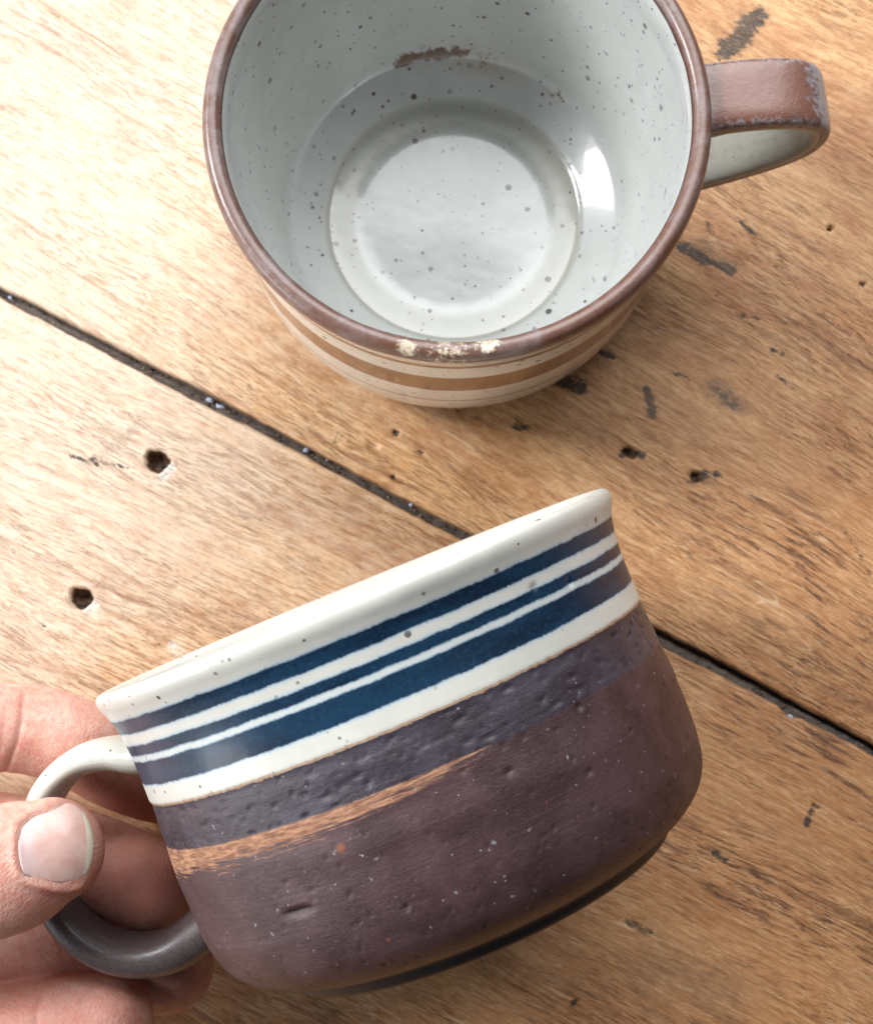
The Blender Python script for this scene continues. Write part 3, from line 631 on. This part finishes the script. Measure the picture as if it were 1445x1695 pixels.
fingers = dict(
    thumb=[(-700, 1560, 29.5, 1.5), (-420, 1545, 28.2, 1.24), (-230, 1510, 27.3, 1.09, .9), (-90, 1470, 27.0, 1.15, .85), (0, 1443, 26.95, 1.17, .78), (50, 1423, 26.95, 1.11, .72), (84, 1409, 27.0, .965, .68)],
    index=[(-760, 1270, 30.6, 1.15), (-420, 1232, 29.6, 1.02), (-180, 1208, 29.6, .95), (-60, 1203, 29.6, .92), (20, 1205, 29.7, .88), (70, 1211, 29.85, .89), (130, 1232, 30.0, .88), (195, 1268, 30.6, .87), (245, 1289, 31.1, .86), (285, 1302, 31.6, .82)],
    middle=[(-780, 1420, 30.6, 1.15), (-420, 1400, 30.0, 1.05), (-180, 1388, 30.1, .98), (-40, 1388, 30.1, .96), (70, 1404, 30.1, .96), (155, 1430, 29.9, .96), (215, 1454, 29.6, .95), (252, 1472, 29.5, .89)],
    ring=[(-770, 1570, 30.6, 1.10), (-420, 1565, 30.2, 1.0), (-150, 1562, 30.3, .93), (0, 1572, 30.3, .92), (100, 1590, 30.3, .94), (200, 1598, 30.3, .95), (276, 1600, 30.3, .95)],
    pinky=[(-740, 1700, 30.6, 1.0), (-420, 1710, 29.9, .92), (-150, 1712, 29.3, .85), (0, 1708, 29.0, .87), (100, 1695, 28.95, .89), (178, 1690, 28.95, .89)],
    palm1=[(-760, 1300, 31.2, 1.6), (-1250, 1380, 31.8, 1.7), (-1600, 1500, 32.0, 2.0)], palm2=[(-760, 1440, 31.2, 1.6), (-1250, 1480, 31.8, 1.9), (-1600, 1540, 32.0, 2.2)],
    palm3=[(-740, 1600, 31.1, 1.6), (-1200, 1600, 31.8, 1.9), (-1600, 1570, 32.0, 2.2)], palm4=[(-720, 1710, 30.8, 1.4), (-1200, 1700, 31.6, 1.7), (-1600, 1600, 32.0, 2.0)],
    thenar=[(-560, 1550, 29.0, 1.6), (-900, 1500, 30.2, 2.0), (-1400, 1530, 31.4, 2.2)], arm=[(-1500, 1560, 32.0, 2.6, .75), (-1900, 1620, 32.0, 2.7, .8), (-2700, 1760, 31.5, 3.4, .9)])
VV, FF = [], []; off = 0
for nm, nd in fingers.items():
    v, fc = tube(nd); VV.append(v); FF += [tuple(int(i)+off for i in q) for q in fc]; off += len(v)
me = bpy.data.meshes.new('hand_base'); me.from_pydata([tuple(p) for p in np.vstack(VV)*CM], [], FF)
tmp = bpy.data.objects.new('hand_base', me); C.objects.link(tmp)
rm = tmp.modifiers.new('remesh', 'REMESH'); rm.mode = 'VOXEL'; rm.voxel_size = .045*CM
dg = bpy.context.evaluated_depsgraph_get(); hm = bpy.data.meshes.new_from_object(tmp.evaluated_get(dg)); bpy.data.objects.remove(tmp)
nv = len(hm.vertices); co = np.empty(nv*3, np.float32); hm.vertices.foreach_get('co', co); co = co.reshape(-1, 3).astype(float)/CM
ne = len(hm.edges); ed = np.empty(ne*2, np.int32); hm.edges.foreach_get('vertices', ed); ed = ed.reshape(-1, 2)
deg = np.bincount(ed.ravel(), minlength=nv)[:, None]
def relax(a, it, lam=.5):
    for k in range(it):
        s = np.zeros_like(a)
        for c in range(a.shape[1]): s[:, c] = np.bincount(ed[:, 0], a[ed[:, 1], c], nv)+np.bincount(ed[:, 1], a[ed[:, 0], c], nv)
        a = a+(s/np.maximum(deg, 1)-a)*lam
    return a
co = relax(co, 14)
u, v, dep = to_px(co)
def normals():
    hm.vertices.foreach_set('co', (co*CM).astype(np.float32).ravel()); hm.update()
    n = np.empty(nv*3, np.float32); hm.vertex_normals.foreach_get('vector', n); return n.reshape(-1, 3).astype(float)
N = normals(); front = np.clip(-(N@FWD)*3, 0, 1)
def poly_dist(px, py, P):              # distance (px) to a polyline
    D = np.full(px.shape, 1e9)
    for (x0, y0), (x1, y1) in zip(P[:-1], P[1:]):
        dx, dy = x1-x0, y1-y0; k = np.clip(((px-x0)*dx+(py-y0)*dy)/(dx*dx+dy*dy), 0, 1); D = np.minimum(D, np.hypot(px-x0-k*dx, py-y0-k*dy))
    return D
crease = np.zeros(nv); shade_flush = np.zeros(nv)
def groove(P, w, depth, dlo, dhi, s=1.0):
    global co, crease
    g = np.exp(-(poly_dist(u, v, P)/w)**2)*front*((dep > dlo)&(dep < dhi)); co = co-N*(depth*g)[:, None]; crease = np.maximum(crease, g*s)
def swell(x, y, rx, ry, h, dlo, dhi):
    global co
    g = np.exp(-((u-x)/rx)**2-((v-y)/ry)**2)*front*((dep > dlo)&(dep < dhi)); co = co+N*(h*g)[:, None]
swell(-15, 1205, 40, 60, .07, 28, 33); swell(95, 1215, 45, 60, .05, 28, 33)
groove([(38, 1150), (35, 1190), (28, 1225), (14, 1262), (8, 1280)], 4.5, .055, 28, 33, 1.0)
groove([(8, 1185), (2, 1225), (-4, 1262)], 3, .02, 28, 33, .5)
groove([(60, 1165), (56, 1200)], 3, .012, 28, 33, .3)
groove([(-10, 1560), (40, 1574), (100, 1576)], 4, .02, 28, 33, .5)
groove([(68, 1650), (58, 1675), (60, 1700)], 4, .03, 27.8, 30, .7)
groove([(-5, 1662), (30, 1668), (52, 1664)], 3, .012, 27.8, 30, .3)
# --- nail bed: outline of the nail in (along, across) and the flesh round it
nail = np.array([(31, 1376), (34, 1366), (45, 1358), (66, 1346), (92, 1334), (112, 1329), (128, 1334), (143, 1349), (152, 1372), (156, 1394), (155, 1418), (149, 1441), (138, 1456), (120, 1462), (98, 1464), (72, 1461), (50, 1454), (38, 1446), (32, 1428), (29, 1400)], float)
def closed(P, n):
    Q = np.vstack([P[-1], P, P[0], P[1]]); out = []
    for s in np.linspace(0, len(P), n, endpoint=False):
        k = int(s); t = s-k; p0, p1, p2, p3 = Q[k:k+4]; out.append(.5*((2*p1)+(-p0+p2)*t+(2*p0-5*p1+4*p2-p3)*t*t+(-p0+3*p1-3*p2+p3)*t**3))
    return np.array(out)
NO = closed(nail, 72); nc_ = NO.mean(0)
def inside(px, py, P):
    r = np.zeros(px.shape, bool)
    for (x0, y0), (x1, y1) in zip(P, np.roll(P, -1, 0)):
        c = ((y0 > py) != (y1 > py)) & (px < (x1-x0)*(py-y0)/((y1-y0) if y1 != y0 else 1e-9)+x0); r ^= c
    return r
thumb_front = (dep < 27.7)&(front > .05)&(u > -20)&(u < 190)&(v > 1290)&(v < 1540)
ids = np.where(thumb_front)[0]
dd = poly_dist(u[ids], v[ids], np.vstack([NO, NO[:1]])); ins = inside(u[ids], v[ids], NO); sd = np.where(ins, -dd, dd)
side = sstep(150, 128, u[ids])          # folds only along the sides and base, not over the free edge
fold = .060*np.exp(-((sd-8)/6.5)**2)*side-.012*np.exp(-((sd-0)/3.0)**2)*side
bed = -.04*sstep(2, -8, sd)
co[ids] += N[ids]*((fold+bed)*np.clip(front[ids]*1.5, 0, 1))[:, None]
crease[ids] = np.maximum(crease[ids], .35*np.exp(-((sd-1)/3.0)**2)*side)
groove([(98, 1472), (115, 1468), (135, 1462)], 2.5, .03, 24, 28.0, .7)
groove([(85, 1476), (100, 1474), (118, 1480)], 3, -.02, 24, 28.0, 0)
for x, y, rx, ry, s in ((60, 1490, 90, 30, .8), (170, 1400, 25, 60, .8), (60, 1250, 80, 30, .5), (250, 1460, 130, 80, 1.5), (220, 1330, 90, 50, 1.3), (230, 1600, 160, 60, 1.2), (100, 1670, 160, 50, .9)):
    shade_flush = np.maximum(shade_flush, s*np.exp(-((u-x)/rx)**2-((v-y)/ry)**2))
co = relax(co, 2, .35)
N = normals()
hm.polygons.foreach_set('use_smooth', np.ones(len(hm.polygons), dtype=bool))
for nm, a_ in (('crease', crease), ('shade_flush', shade_flush)):
    t_ = hm.attributes.new(nm, 'FLOAT', 'POINT'); t_.data.foreach_set('value', a_.astype(np.float32))
hm.materials.clear(); hm.materials.append(skin_material()); hm.name = 'hand'
hand = bpy.data.objects.new('hand', hm); C.objects.link(hand)
props(hand, 'left hand gripping the loop handle of the tilted blue-banded mug between thumb and fingers', 'hand')
# --- the nail itself: a curved plate laid on the bed
bv = BVHTree.FromPolygons([tuple(p) for p in co], [tuple(p.vertices) for p in hm.polygons])
def hit(px, py):
    r = (px-W_PX/2)/F_PX*RIGHT+(H_PX/2-py)/F_PX*UP+FWD; r = r/np.linalg.norm(r)
    h = bv.ray_cast(Vector(CAMP), Vector(r)); return np.array(h[0]), np.array(h[1]), r
nr, K = 14, len(NO); top = []; free = []; lun = []
pts2 = [nc_+(NO-nc_)*((k+1)/nr)*.985 for k in range(nr)]
allp = np.vstack([[nc_]]+pts2)
# height field fitted smoothly so the plate is even, not lumpy
H0 = np.array([to_px(hit(min(p[0], 158), p[1])[0])[2] for p in allp])
Ux = (allp[:, 0]-nc_[0])/65; Vy = (allp[:, 1]-nc_[1])/65
Mx = np.stack([np.ones_like(Ux), Ux, Vy, Ux**2, Ux*Vy, Vy**2, Ux**3, Ux**2*Vy, Ux*Vy**2, Vy**3, Vy**4, Ux**2*Vy**2], 1)
cf = np.linalg.lstsq(Mx[:-K], H0[:-K], rcond=None)[0]; HF = Mx@cf
lift = .012+.03*sstep(.6, 1.0, Ux)
Pt = np.array([at(p[0], p[1], h-l) for p, h, l in zip(allp, HF, lift)]); Pb = np.array([at(p[0], p[1], h-l+.055) for p, h, l in zip(allp, HF, lift)])
Vn = np.vstack([Pt, Pb]); n1 = len(Pt); Fn = []
for base, flip in ((0, False), (n1, True)):
    for k in range(K):
        k2 = (k+1) % K; q = (base, base+1+k, base+1+k2); Fn.append(q if flip else q[::-1])
        for r in range(nr-1):
            a = base+1+r*K+k; b = base+1+r*K+k2; q = (a, a+K, b+K, b); Fn.append(q if flip else q[::-1])
for k in range(K):
    k2 = (k+1) % K; a = 1+(nr-1)*K+k; b = 1+(nr-1)*K+k2; Fn.append((a, b, n1+b, n1+a))
mn = bpy.data.meshes.new('thumbnail'); mn.from_pydata([tuple(p) for p in Vn*CM], [], Fn)
for p in mn.polygons: p.use_smooth = True
fr_ = sstep(-.35, .35, ((allp[:, 0]-144)/9-(((allp[:, 1]-1400)/60)**2)*-1.1)); lu = np.exp(-((allp[:, 0]-40)/22)**2)
for nm, a_ in (('free', fr_), ('lunula', lu)):
    t_ = mn.attributes.new(nm, 'FLOAT', 'POINT'); t_.data.foreach_set('value', np.r_[a_, a_].astype(np.float32))
mn.materials.append(nail_material()); mn.update()
bmn = bmesh.new(); bmn.from_mesh(mn); bmesh.ops.recalc_face_normals(bmn, faces=bmn.faces); bmn.to_mesh(mn); bmn.free()
no = bpy.data.objects.new('thumbnail', mn); C.objects.link(no); no.parent = hand
